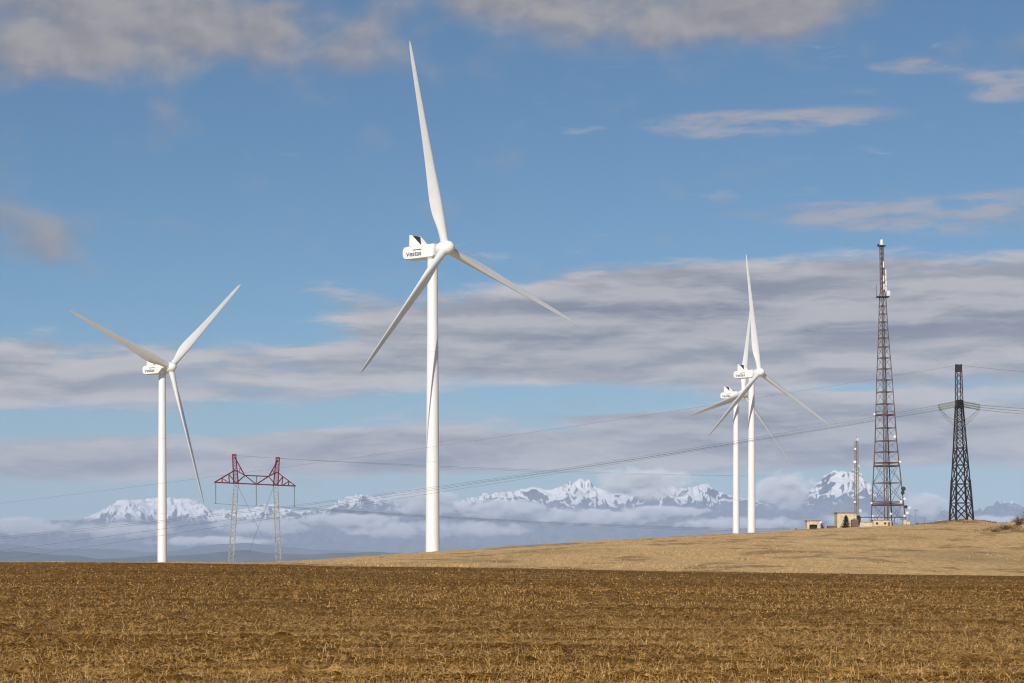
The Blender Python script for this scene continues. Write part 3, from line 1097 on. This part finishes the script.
def build_portal():
    Y = 760.0
    u = Y / F
    xl, xr = 232.5, 278.5
    base = ground_at((xl + xr) / 2, Y)
    root = thing('portal_pylon', base, 'two-legged portal pylon with red crossarm on pale lattice legs behind the field', 'pylon')
    loc = lambda px, py: Vector(((px - CX) * u - base.x, 0, (HY - py) * u - base.z))
    # legs: slender lattice columns leaning a little, pale below and red above the arm
    ft = {'l': (229.6, 236.0, 235.0), 'r': (279.7, 275.6, 276.8)}
    for key, (xb, xa, xt) in ft.items():
        foot = loc(xb, 0); foot.z = -.4
        arm = loc(xa, 484 if key == 'l' else 486)
        top = loc(xt + (-.8 if key == 'l' else 1.0), 455.5 if key == 'l' else 458.5)
        for name, p, q, w0, w1, mat, nl in (('leg', foot, arm, 5.2 * u, 4.2 * u, 'galv', 26), ('peak', arm, top, 4.6 * u, 3.2 * u, 'red', 9)):
            mb = MB()

            def c(k, t, p=p, q=q, w0=w0, w1=w1):
                w = (w0 + (w1 - w0) * t) / 2
                sx, sy = [(-1, -1), (1, -1), (1, 1), (-1, 1)][k]
                return lerp(p, q, t) + Vector((sx * w, sy * w, 0))
            rr = .085 if mat == 'galv' else .12
            for k in range(4):
                mb.tube(c(k, 0), c(k, 1), rr, None, 4, False)
            lattice(c, list(np.linspace(0, 1, nl + 1)), mb, .06 if mat == 'galv' else .055, None, cross=False, horiz=(mat == 'red'))
            if mat == 'red':
                mb.box(q + Vector((0, 0, .2)), (w1 + .3, w1 + .3, .6))
            mb.build(name, M[mat], root)
    # crossarm: bottom chord, upper chords and web, two planes
    L, Rr = loc(214.5, 482.3), loc(295.5, 486.0)
    A, B = loc(236, 483.3), loc(276, 485.3)
    A2, B2 = loc(235.2, 470), loc(277, 472)
    C1, C2 = loc(245, 475.4), loc(268.5, 476.4)
    Mid = loc(256.3, 484.3)
    mb = MB()
    for y in (-.9, .9):
        o = Vector((0, y, 0))
        e = Vector((0, 0, 0))
        def bar(p, q, r=.13):
            mb.tube(p + o, q + o, r, None, 4, False)
        bar(L * 1, Rr, .19)
        bar(L, A2); bar(Rr, B2)
        for t in (.35, .68):
            bar(lerp(L, A2, t), lerp(L, A, t + .02), .09); bar(lerp(L, A2, t), lerp(L, A, min(1, t + .33)), .09)
            bar(lerp(Rr, B2, t), lerp(Rr, B, t + .02), .09); bar(lerp(Rr, B2, t), lerp(Rr, B, min(1, t + .33)), .09)
        bar(A2, C1); bar(C1, C2, .16); bar(C2, B2)
        bar(A, C1, .10); bar(C1, Mid); bar(Mid, C2); bar(C2, B, .10); bar(Mid, lerp(C1, C2, .5), .07)
        T1, T2 = loc(234.6, 457), loc(278.0, 460)
        bar(T1, lerp(A2, C1, .95), .11); bar(T2, lerp(B2, C2, .95), .11)
        bar(lerp(T1, C1, .55), lerp(A2, C1, .4), .07); bar(lerp(T2, C2, .55), lerp(B2, C2, .4), .07)
    for t in np.linspace(0, 1, 15):
        p = lerp(L, Rr, float(t)); mb.tube(p + Vector((0, -.9, 0)), p + Vector((0, .9, 0)), .07, None, 4, False)
    mb.build('cross_arm', M['red'], root)
    ends = []
    for p, y1 in ((L + Vector((.4, 0, 0)), 503.5), (Mid, 505.3), (Rr + Vector((-.4, 0, 0)), 507)):
        q = p.copy(); q.z = (HY - y1) * u - base.z
        mb = MB()
        mb.tube(p, q, .05, None, 5)
        for i in range(22):
            a, b = lerp(p, q, (i + .3) / 22), lerp(p, q, (i + .7) / 22)
            mb.tube(a, b, .2, .16, 8)
        mb.box(q, (.9, .25, .12))
        mb.build('insulator_string', M['insul'], root)
        ends.append(base + q)
    mb = MB()
    mb.tube(loc(238, 486), loc(262, 536), .045, None, 4, False)
    mb.tube(loc(273.5, 487), loc(249, 552), .045, None, 4, False)
    mb.build('guy_wire', M['wire'], root)
    POR['ends'] = ends
    POR['peaks'] = [base + loc(234.5, 455.5), base + loc(278.5, 458.5)]


def wire(a, b, sag, label, r=.05, group='overhead power line conductors', n=40):
    mb = MB()
    pts = []
    for i in range(n + 1):
        t = i / n
        p = lerp(a, b, t)
        p.z -= 4 * sag * t * (1 - t)
        pts.append(p)
    mb.path(pts, r, 5)
    o = mb.build('power_line', M['wire'], None)
    tag(o, label, 'power line', group)
    return o


def build_wires():
    e = PYL['ends']
    # conductors from the dark pylon to the far left
    for s, yy, sag, lab, r in ((1, 556, 1.2, 'lowest sagging conductor from the dark pylon across the view to the left', .035),
                               (0, 542.5, 2.75, 'middle conductor from the dark pylon sagging to the far left', .03),
                               (-1, 540.5, 2.9, 'upper of the three conductors running left from the dark pylon', .03)):
        wire(e[(s, -1)], at(-40, yy, e[(s, -1)].y), sag, lab, r)
    wire(e[(1, -1)] + Vector((0, .5, -.15)), at(-40, 566, e[(1, -1)].y + .5), .6, 'twin wire hanging just below the lowest conductor left of the dark pylon', .03)
    for s, yy, lab in ((1, 416.5, 'lowest conductor leaving the dark pylon towards the right edge'), (0, 413.3, 'middle conductor leaving the dark pylon towards the right edge'),
                       (-1, 410.2, 'upper conductor leaving the dark pylon towards the right edge')):
        wire(e[(s, 1)], at(1060, yy, PYLON_Y + 8.5 * s + 3), .15, lab, .045)
    wire(PYL['peak'], at(-40, 508, 590), 1.6, 'thin earth wire from the dark pylon peak sloping down to the left', .022)
    wire(PYL['peak'], at(1060, 374, 565), .2, 'thin earth wire from the dark pylon peak to the right edge', .03)
    # conductors of the portal pylon leading away to the right
    for p, yy, D, lab in zip(POR['ends'], (531.5, 529.6, 528.4), (1500, 1515, 1530),
                             ('low conductor from the left insulator of the red portal pylon, leading right',
                              'low conductor from the middle insulator of the red portal pylon, leading right',
                              'low conductor from the right insulator of the red portal pylon, leading right')):
        wire(p, at(790, yy, D), 2.0, lab, .045)
    wire(POR['peaks'][1], at(790, 476.5, 1500), 1.2, 'thin earth wire from the right peak of the red portal pylon', .034)
    wire(POR['peaks'][0], at(790, 474.5, 1530), 2.8, 'thin earth wire from the left peak of the red portal pylon', .03)


# ------------------------------------------------------------------ buildings and small things on the hill
def build_hilltop():
    Y = 585.0
    u = Y / F

    def P(px, Yd=Y):
        return ground_at(px, Yd)

    def block(px0, px1, py_top, Yd, depth):
        """floor centre, size of a block seen from px0 to px1 with its top at py_top"""
        g = P((px0 + px1) / 2, Yd)
        return g, (px1 - px0) * Yd / F, (HY - py_top) * Yd / F - g.z
    # main tan building
    g, w, h = block(837.2, 856.5, 513.2, Y, 5)
    r = thing('tan_building', g, 'plain tan flat-roofed block building behind the small conifer', 'building')
    mb = MB(); mb.box((0, 2.5, h / 2 - .3), (w, 5, h + .6)); mb.build('wall', M['tan'], r)
    mb = MB(); mb.box((0, 2.5, h + .12), (w + .35, 5.35, .24)); mb.build('roof', M['roofm'], r)
    mb = MB(); mb.box((w / 2 - .75, -.03, 1.0), (.9, .1, 2.0)); mb.build('door', M['brownwall'], r)
    mb = MB(); mb.box((w / 2 + .55, 1.8, h * .55), (1.0, 2.6, h * .62)); mb.build('shaded_side', M['hole_shade'], r)  # dark block paints the right side wall as in shade, not an extension
    # brown hut in front of it
    g, w, h = block(852.2, 858.3, 520.3, Y - 5, 3)
    r = thing('hut', g, 'little brown hut against the right corner of the tan building', 'hut')
    mb = MB(); mb.box((0, 1, h / 2 - .2), (w, 2, h + .4)); mb.build('wall', M['brownwall'], r)
    mb = MB(); mb.prism([(-w / 2 - .15, h), (w / 2 + .15, h), (0, h + .5)], -.15, 2.15, Matrix(((1, 0, 0, 0), (0, 0, 1, 0), (0, 1, 0, 0), (0, 0, 0, 1)))); mb.build('roof', M['roofm'], r)
    # kiosk with dark doorway
    g, w, h = block(807, 820, 521, Y - 2, 4)
    r = thing('garage', g, 'small tan garage with a wide dark doorway, leftmost building on the hill', 'garage')
    t = .3
    mb = MB()
    mb.box((-w / 2 + .3, 0, h / 2 - .3), (.6, .4, h + .6)); mb.box((w / 2 - .35, 0, h / 2 - .3), (.7, .4, h + .6))
    mb.box((0, 0, h - .45), (w - 1.305, .4, .9)); mb.box((0, 3.7, h / 2 - .3), (w, .3, h + .6))
    mb.box((-w / 2 + .15, 1.875, h / 2 - .3), (.3, 3.34, h + .6)); mb.box((w / 2 - .15, 1.875, h / 2 - .3), (.3, 3.34, h + .6))
    mb.build('wall', M['tan'], r)
    mb = MB(); mb.box((0, 1.8, h + .1), (w + .3, 4.4, .2)); mb.build('roof', M['roofm'], r)
    mb = MB(); mb.box((-.05, .6, .5), (w - 1.4, .1, 1.3)); mb.build('door', M['hole_shade'], r)  # near-black sheet paints the shade inside the open doorway, no door leaf
    mb = MB(); q = Vector((.1, -1, .1)).normalized().to_track_quat('Z', 'Y').to_matrix().to_4x4()
    mb.lathe([(.05, -.15), (.25, -.1), (.32, 0), (.3, .05), (.02, .06)], 12, Matrix.Translation((w / 2 + .1, -.4, h - .35)) @ q); mb.build('dish', M['antenna'], r, 'auto')
    # cabinet beside it
    g, w, h = block(821.6, 824.8, 523.2, Y, 2)
    r = thing('cabinet', g, 'blue-grey metal cabinet right of the garage', 'cabinet')
    mb = MB(); mb.box((0, .5, h / 2 - .1), (w, 1, h + .2)); mb.build('body', M['bluegrey'], r)
    mb = MB(); mb.box((0, .5, h + .05), (w + .12, 1.12, .1)); mb.build('lid', M['grey'], r)
    mb = MB(); mb.box((0, -.02, h / 2), (w * .8, .05, h * .8)); mb.build('door', M['bluegrey'], r)
    # low brown shed
    g, w, h = block(828, 836.4, 526.2, Y, 2)
    r = thing('shed', g, 'low brown shed left of the tan building', 'shed')
    mb = MB(); mb.box((0, 1, h / 2 - .15), (w, 2, h + .3)); mb.build('wall', M['brownwall'], r)
    mb = MB(); mb.box((0, 1, h + .05), (w + .2, 2.2, .1)); mb.build('roof', M['roofm'], r)
    # far-left stub
    g, w, h = block(795.4, 797.4, 528.3, Y - 6, 1)
    r = thing('marker_post', g, 'stubby dark marker post left of the garage on the skyline', 'post')
    mb = MB(); mb.box((0, 0, h / 2 - .1), (w, .4, h + .2)); mb.build('post', M['roofm'], r)
    mb = MB(); mb.box((0, 0, h + .05), (w + .1, .5, .1)); mb.build('cap', M['grey'], r)
    # plinth walls below the telecom tower
    for px0, px1, py, mat, lab in ((860, 872.6, 522.3, 'cream', 'low white compound wall between tan building and telecom tower'),
                                   (873.4, 891.4, 520.4, 'tan', 'low tan compound building at the foot of the telecom tower')):
        g, w, h = block(px0, px1, py, Y - 4, 1)
        r = thing('compound_wall' if mat == 'cream' else 'equipment_building', g, lab, 'wall' if mat == 'cream' else 'building')
        dp = .35 if mat == 'cream' else 3
        mb = MB(); mb.box((0, dp / 2, h / 2 - .4), (w, dp, h + .8)); mb.build('wall', M[mat], r)
        mb = MB(); mb.box((0, dp / 2, h + .06), (w + .2, dp + .2, .12)); mb.build('coping' if mat == 'cream' else 'roof', M['roofm'], r)
        if mat == 'tan':
            for k in (-.3, .15):
                mb = MB(); mb.box((k * w, -.03, h * .55), (.5, .1, .5)); mb.build('window', M['hole_shade'], r)
            mb = MB(); mb.box((.38 * w, -.03, .6), (.55, .1, 1.2)); mb.build('door', M['brownwall'], r)
    # rail on posts
    g = P(882, Y + 1)
    r = thing('cable_bridge', g, 'long dark horizontal cable bridge on posts beside the telecom tower', 'cable bridge')
    zr = (HY - 517.2) * (Y + 1) / F - g.z
    x0, x1 = (859.5 - 882) * u, (904 - 882) * u
    mb = MB(); mb.box(((x0 + x1) / 2, 0, zr), (x1 - x0, .5, .22)); mb.build('tray', M['rust'], r)
    for k in np.linspace(x0 + .3, x1 - .3, 6):
        mb = MB(); mb.tube((k, 0, -.6), (k, 0, zr - .12), .06, None, 5); mb.build('post', M['rust'], r)
    # cabinets right of the tower
    for px0, px1, py, mat, lab in ((893, 898, 523.4, 'bluegrey', 'pale grey equipment box just right of the telecom tower foot'),
                                   (903.5, 906.5, 519.6, 'tan', 'tall tan equipment cabinet right of the telecom tower'),
                                   (906.8, 910, 521.4, 'cream', 'short cream equipment cabinet right of the taller tan one')):
        g, w, h = block(px0, px1, py, Y - 3, 1)
        r = thing('equipment_cabinet', g, lab, 'cabinet', 'equipment cabinets by the telecom tower')
        mb = MB(); mb.box((0, .4, h / 2 - .3), (w, .8, h + .6)); mb.build('body', M[mat], r)
        mb = MB(); mb.box((0, .4, h + .04), (w + .1, .9, .08)); mb.build('lid', M['grey'], r)
        mb = MB(); mb.box((0, -.02, h * .5), (w * .75, .05, h * .7)); mb.build('door', M[mat], r)
    # lamp posts and poles on the skyline
    for px, py, lamp, lab in ((915.7, 510.5, True, 'thin lamp post standing between telecom tower and dark pylon'),
                              (909.2, 515.5, False, 'short thin pole right of the telecom tower cabinets'),
                              (924.6, 517.5, False, 'short thin pole in the scrub left of the dark pylon')):
        g = P(px, Y)
        h = (HY - py) * Y / F - g.z
        r = thing('lamp_post' if lamp else 'pole', g, lab, 'lamp post' if lamp else 'pole')
        mb = MB(); mb.tube((0, 0, -.3), (0, 0, h), .07, .05); mb.build('post', M['grey'], r)
        mb = MB(); mb.box((.15, 0, h), (.8, .25, .18) if lamp else (.5, .15, .15)); mb.build('lamp_head' if lamp else 'cap', M['grey'], r)
    g, w, h = block(937.5, 940.3, 520.5, Y - 2, 1)
    r = thing('kiosk', g, 'tiny pale kiosk on the skyline left of the dark pylon mound', 'kiosk')
    mb = MB(); mb.box((0, .4, h / 2 - .3), (w, .8, h + .6)); mb.build('body', M['bluegrey'], r)
    mb = MB(); mb.box((0, .4, h + .05), (w + .15, 1, .1)); mb.build('roof', M['antenna'], r)
    # conifer
    g = P(846, Y - 8)
    uu = (Y - 8) / F
    h = (HY - 515.2) * uu - g.z
    r = thing('conifer_tree', g, 'small dark conical conifer in front of the tan building', 'tree')
    mb = MB(); mb.tube((0, 0, -.3), (0, 0, h * .95), .14, .03, 7); mb.build('trunk', M['bark'], r)
    mb = MB()
    rr = random.Random(5)
    for i in range(4200):
        t = rr.random() ** 1.5
        z = h * (.04 + .95 * t)
        rad = 6.3 * uu * (1 - t) ** .85 * (.75 + .4 * math.sin(z * 9 + i * .001)) + .05
        a = rr.random() * 2 * math.pi
        q = rad * math.sqrt(rr.random())
        c = Vector((q * math.cos(a), q * math.sin(a), z - q * .18))
        d = Vector((math.cos(a), math.sin(a), -.35 + .3 * rr.random())) * (.16 + .14 * rr.random())
        s = Vector((-math.sin(a), math.cos(a), rr.uniform(-.4, .4))) * .08
        mb.poly([c - s, c + s, c + d], [(0, 1, 2)])
    mb.build('crown', M['needle'], r)

    # scrub bushes
    def bush(px, Yd, w, h, seed, label, nbr=26, dz=0):
        g = P(px, Yd)
        g.z += dz
        r = thing('scrub_bush', g, label, 'bush', 'dry scrub bushes on the hill')
        rr = random.Random(seed)
        st, lf = MB(), MB()
        for i in range(nbr):
            a = rr.random() * 2 * math.pi
            k = math.sqrt(rr.random())
            p = Vector((0.15 * math.cos(a), .15 * math.sin(a), -.1))
            top = Vector((k * w * math.cos(a), k * w * .8 * math.sin(a), h * (1 - .6 * k * k) * rr.uniform(.6, 1.05)))
            mid = lerp(p, top, .5) + Vector((0, 0, .15 * h))
            st.tube(p, mid, .03, .02, 4, False); st.tube(mid, top, .02, .01, 4, False)
            for j in range(26):
                c = lerp(mid, top, rr.uniform(-.5, 1.05)) + Vector([rr.gauss(0, .16 * w) for _ in range(2)] + [rr.gauss(0, .12 * h)])
                d = Vector([rr.uniform(-1, 1) for _ in range(3)]) * .11
                s = Vector([rr.uniform(-1, 1) for _ in range(3)]) * .07
                if c.z < 0:
                    c.z = abs(c.z) * .5
                lf.poly([c - s, c + s, c + d], [(0, 1, 2)])
        st.build('stems', M['bark'], r)
        lf.build('foliage', M['scrub'], r)
    bush(1019, 425, 1.9, 1.9, 1, 'largest brown scrub bush on the bank at the right edge')
    bush(1006, 423, 1.5, 1.0, 2, 'low brown scrub bush left of the larger one on the right-hand bank')
    bush(1030, 432, 2.0, 2.3, 3, 'brown scrub bush cut by the right edge of the view')
    bush(995, 421, 1.1, .5, 4, 'flattest dry scrub bush at the foot of the right-hand bank')
    for i, (px, w, h, lab) in enumerate(((918, 1.0, .9, 'small skyline bush below the thin lamp post'), (923, .8, .7, 'small skyline bush beside the short pole'),
                                         (929, 1.1, .8, 'wider skyline bush halfway between pole and kiosk'), (934, .8, .6, 'low skyline bush just left of the tiny kiosk'),
                                         (943, 1.0, .5, 'low bush at the left foot of the dark pylon'))):
        bush(px, 583, w, h, 20 + i, lab, 16)


# ------------------------------------------------------------------ sky, light, camera
SUN_EL, SUN_AZ = R_(28), R_(201)          # azimuth clockwise from +y


def build_world():
    w = bpy.data.worlds.new('World')
    scene.world = w
    w.use_nodes = True
    nt = w.node_tree
    bg = nt.nodes['Background']
    sky = nd(nt, 'ShaderNodeTexSky', sky_type='NISHITA', sun_disc=False, sun_elevation=SUN_EL, sun_rotation=SUN_AZ,
             air_density=.9, dust_density=.15, ozone_density=3.2, altitude=1500)
    # direction of view on the dome -> azimuth and elevation in degrees
    g = nd(nt, 'ShaderNodeTexCoord').outputs['Generated']
    sp = nd(nt, 'ShaderNodeSeparateXYZ', inp={0: g})
    x, y, z = sp.outputs
    az = mth(nt, 'MULTIPLY', mth(nt, 'ARCTAN2', x, y), 180 / math.pi)
    el = mth(nt, 'MULTIPLY', mth(nt, 'ARCSINE', z), 180 / math.pi)
    P = nd(nt, 'ShaderNodeCombineXYZ', inp={0: az, 1: el}).outputs[0]

    def A(px): return math.degrees(math.atan((px - CX) / F))
    def E(py): return math.degrees(math.atan((HY - py) / F))

    def blob(px, py, sx, sy, amp):
        """soft cloud patch centred on a direction, half sizes in photo pixels"""
        k = 40.14                                                 # pixels per degree
        q = nd(nt, 'ShaderNodeVectorMath', operation='MULTIPLY_ADD',
               inp={0: P, 1: (k / sx, k / sy, 0), 2: (-A(px) * k / sx, -E(py) * k / sy, 0)}).outputs[0]
        d = nd(nt, 'ShaderNodeVectorMath', operation='DOT_PRODUCT', inp={0: q, 1: q}).outputs['Value']
        e = mth(nt, 'POWER', math.exp(-1), mth(nt, 'MULTIPLY', d, d))   # super-gaussian: flat middle
        return mth(nt, 'MULTIPLY', e, amp)

    def total(bl):
        s = None
        for b in bl:
            v = blob(*b)
            s = v if s is None else mth(nt, 'ADD', s, v)
        return s
    warp = nd(nt, 'ShaderNodeTexNoise', inp={'Vector': P, 'Scale': .30, 'Detail': 3, 'Roughness': .6})
    wv = nd(nt, 'ShaderNodeVectorMath', operation='MULTIPLY_ADD', inp={0: warp.outputs['Color'], 1: (1.6, .5, 0), 2: P}).outputs[0]

    def fb(vec, sx, sy, scale, detail=6, rough=.58, off=(0, 0, 0)):
        return noise(nt, mapping(nt, vec, (sx, sy, 1), (0, 0, 0), off), scale, detail, rough)
    # heaped soft cloud high up
    high = total([(60, 16, 185, 78, .70), (180, 36, 120, 50, .30), (330, 42, 105, 46, .42), (480, -20, 120, 42, .35), (650, -8, 190, 66, .75),
                  (790, 0, 95, 45, .4), (28, 242, 44, 34, .52), (60, 275, 70, 26, .12), (250, -120, 500, 60, .3), (1500, 0, 300, 200, .5), (-600, 60, 300, 150, .5)])
    nh = fb(wv, 1, 1.4, .55, 5, .48)
    dh = mth(nt, 'MULTIPLY_ADD', mth(nt, 'SUBTRACT', nh, .5), 1.5, high)
    mh = maprange(nt, dh, .06, .85)
    # thin streaks
    thin = total([(740, 127, 110, 15, .42), (850, 120, 70, 12, .26), (920, 72, 55, 10, .36), (1000, 93, 62, 19, .40), (820, 97, 80, 7, .2), (930, 222, 150, 22, .40),
                  (800, 214, 110, 11, .22), (725, 198, 20, 8, .25), (650, 238, 60, 9, .12), (440, 205, 60, 12, .10), (1010, 205, 50, 12, .25)])
    ns = fb(wv, .55, 2.4, .9, 7, .6, (31, 7, 0))
    ds = mth(nt, 'MULTIPLY', thin, mth(nt, 'MULTIPLY_ADD', mth(nt, 'SUBTRACT', ns, .5), 4.5, 1.0))
    ms = mth(nt, 'MULTIPLY', maprange(nt, ds, .10, .62), .85)
    # layered banks
    bank = total([(890, 302, 330, 42, .78), (640, 303, 150, 38, .55), (480, 335, 150, 36, .48), (160, 372, 330, 30, .52), (840, 360, 420, 34, .66),
                  (120, 402, 260, 16, .25), (420, 318, 110, 22, .20), (330, 300, 50, 16, .18), (90, 340, 110, 16, .12), (880, 425, 260, 36, .56), (640, 440, 360, 36, .58), (260, 455, 330, 24, .52),
                  (60, 468, 200, 18, .36), (600, 405, 200, 9, -.35), (100, 425, 240, 9, -.30), (460, 425, 130, 10, -.22), (830, 390, 90, 5, -.25), (780, 338, 300, 4, -.05),
                  (900, 470, 220, 12, .15), (100, 500, 260, 10, -.2), (-600, 380, 400, 70, .5), (1700, 380, 400, 70, .5)])
    nb = fb(wv, .22, 1.35, .95, 9, .63, (3, 11, 0))
    db = mth(nt, 'MULTIPLY_ADD', mth(nt, 'SUBTRACT', nb, .5), 1.5, bank)
    mb_ = maprange(nt, db, .14, .54)
    mask = mth(nt, 'MAXIMUM', mth(nt, 'MAXIMUM', mh, ms), mb_)
    # lit and shaded sides of the cloud: how fast the density falls off upwards
    nb2 = fb(wv, .22, 1.35, .95, 8, .60, (3, 11 + .45, 0))
    nh2 = fb(wv, 1, 1.4, .55, 4, .46, (.2, .35, 0))
    lb = maprange(nt, mth(nt, 'SUBTRACT', nb, nb2), -.17, .15)
    lh = maprange(nt, mth(nt, 'SUBTRACT', nh, nh2), -.16, .16)
    thick = maprange(nt, db, .30, 1.05)
    lit = mth(nt, 'MULTIPLY_ADD', lb, .75, mth(nt, 'MULTIPLY', mth(nt, 'SUBTRACT', 1.0, thick), .35), clamp=True)
    lith = mth(nt, 'MULTIPLY_ADD', lh, .6, mth(nt, 'MULTIPLY', maprange(nt, dh, .3, 1.0), .10), clamp=True)
    cb = mixc(nt, lit, (3.5, 3.5, 4.3), (9.6, 8.9, 8.8))
    ch = mixc(nt, lith, (4.3, 4.1, 4.5), (7.3, 6.7, 6.5))
    sel = maprange(nt, mth(nt, 'SUBTRACT', mh, mb_), -.2, .2)
    cc = mixc(nt, sel, cb, ch)
    cc = mixc(nt, mth(nt, 'MULTIPLY', ms, mth(nt, 'SUBTRACT', 1.0, mth(nt, 'MAXIMUM', mh, mb_))), cc, (7.0, 6.6, 7.0))
    air = nd(nt, 'ShaderNodeVectorMath', operation='MULTIPLY', inp={0: sky.outputs[0], 1: (.82, 1.03, 1.08)}).outputs[0]
    air = mixc(nt, mth(nt, 'MULTIPLY', maprange(nt, el, 6.5, 1.5), .30), air, (6.4, 6.9, 7.6))     # thin veil towards the horizon
    c = mixc(nt, mth(nt, 'MULTIPLY', mask, .90), air, cc)
    nt.links.new(c, bg.inputs['Color'])
    bg.inputs['Strength'].default_value = .06
    w.cycles.sampling_method = 'MANUAL'
    w.cycles.sample_map_resolution = 512


def build_light_camera():
    L = bpy.data.lights.new('sun', 'SUN')
    L.energy = 4.3
    L.angle = R_(.53)
    L.color = (1, .925, .82)
    o = bpy.data.objects.new('sun', L)
    col.objects.link(o)
    d = Vector((math.sin(SUN_AZ) * math.cos(SUN_EL), math.cos(SUN_AZ) * math.cos(SUN_EL), math.sin(SUN_EL)))   # towards the sun
    o.rotation_euler = d.to_track_quat('Z', 'Y').to_euler()
    o.location = d * 300
    c = bpy.data.cameras.new('camera')
    c.sensor_width = 36
    c.lens = F / 1024 * 36
    c.shift_y = (HY - 341.5) / 1024
    c.clip_start, c.clip_end = .5, 90000
    co = bpy.data.objects.new('camera', c)
    col.objects.link(co)
    co.location = (0, 0, 0)
    co.rotation_euler = (R_(90), 0, 0)
    scene.camera = co


def clod_material():
    m, nt, b = new_mat('dry_clods')
    tc = nd(nt, 'ShaderNodeTexCoord').outputs['Object']
    n = noise(nt, tc, 2.3, 3, .8)
    c = mixc(nt, maprange(nt, n, .38, .60), (.060, .025, .003), (.27, .135, .024))
    c = mixc(nt, maprange(nt, n, .56, .70), c, (.66, .42, .16))
    nt.links.new(c, b.inputs['Base Color'])
    b.inputs['Roughness'].default_value = .95
    b.inputs['Specular IOR Level'].default_value = .05
    return m


M['soil'] = clod_material()
build_world()
build_light_camera()
build_ground()
build_stubble()
build_drygrass()
build_far()
build_haze()
build_clouds()
build_turbines()
build_telecom()
build_mast()
build_pylon()
build_portal()
build_wires()
build_hilltop()

vs = scene.view_settings
vs.view_transform = 'Standard'
vs.look = 'None'
vs.exposure = 0.0
vs.gamma = 1.0
vs.use_curve_mapping = False
cy = scene.cycles
cy.use_denoising = True
try:
    cy.denoiser = 'OPENIMAGEDENOISE'
    cy.denoising_input_passes = 'RGB_ALBEDO_NORMAL'
    cy.denoising_prefilter = 'ACCURATE'
except Exception:
    pass
cy.max_bounces = 6
cy.diffuse_bounces = 3
cy.glossy_bounces = 2
cy.volume_bounces = 2
cy.volume_step_rate = 1.0
cy.volume_max_steps = 256
cy.sample_clamp_indirect = 6
cy.pixel_filter_type = 'BLACKMAN_HARRIS'
cy.filter_width = 1.15
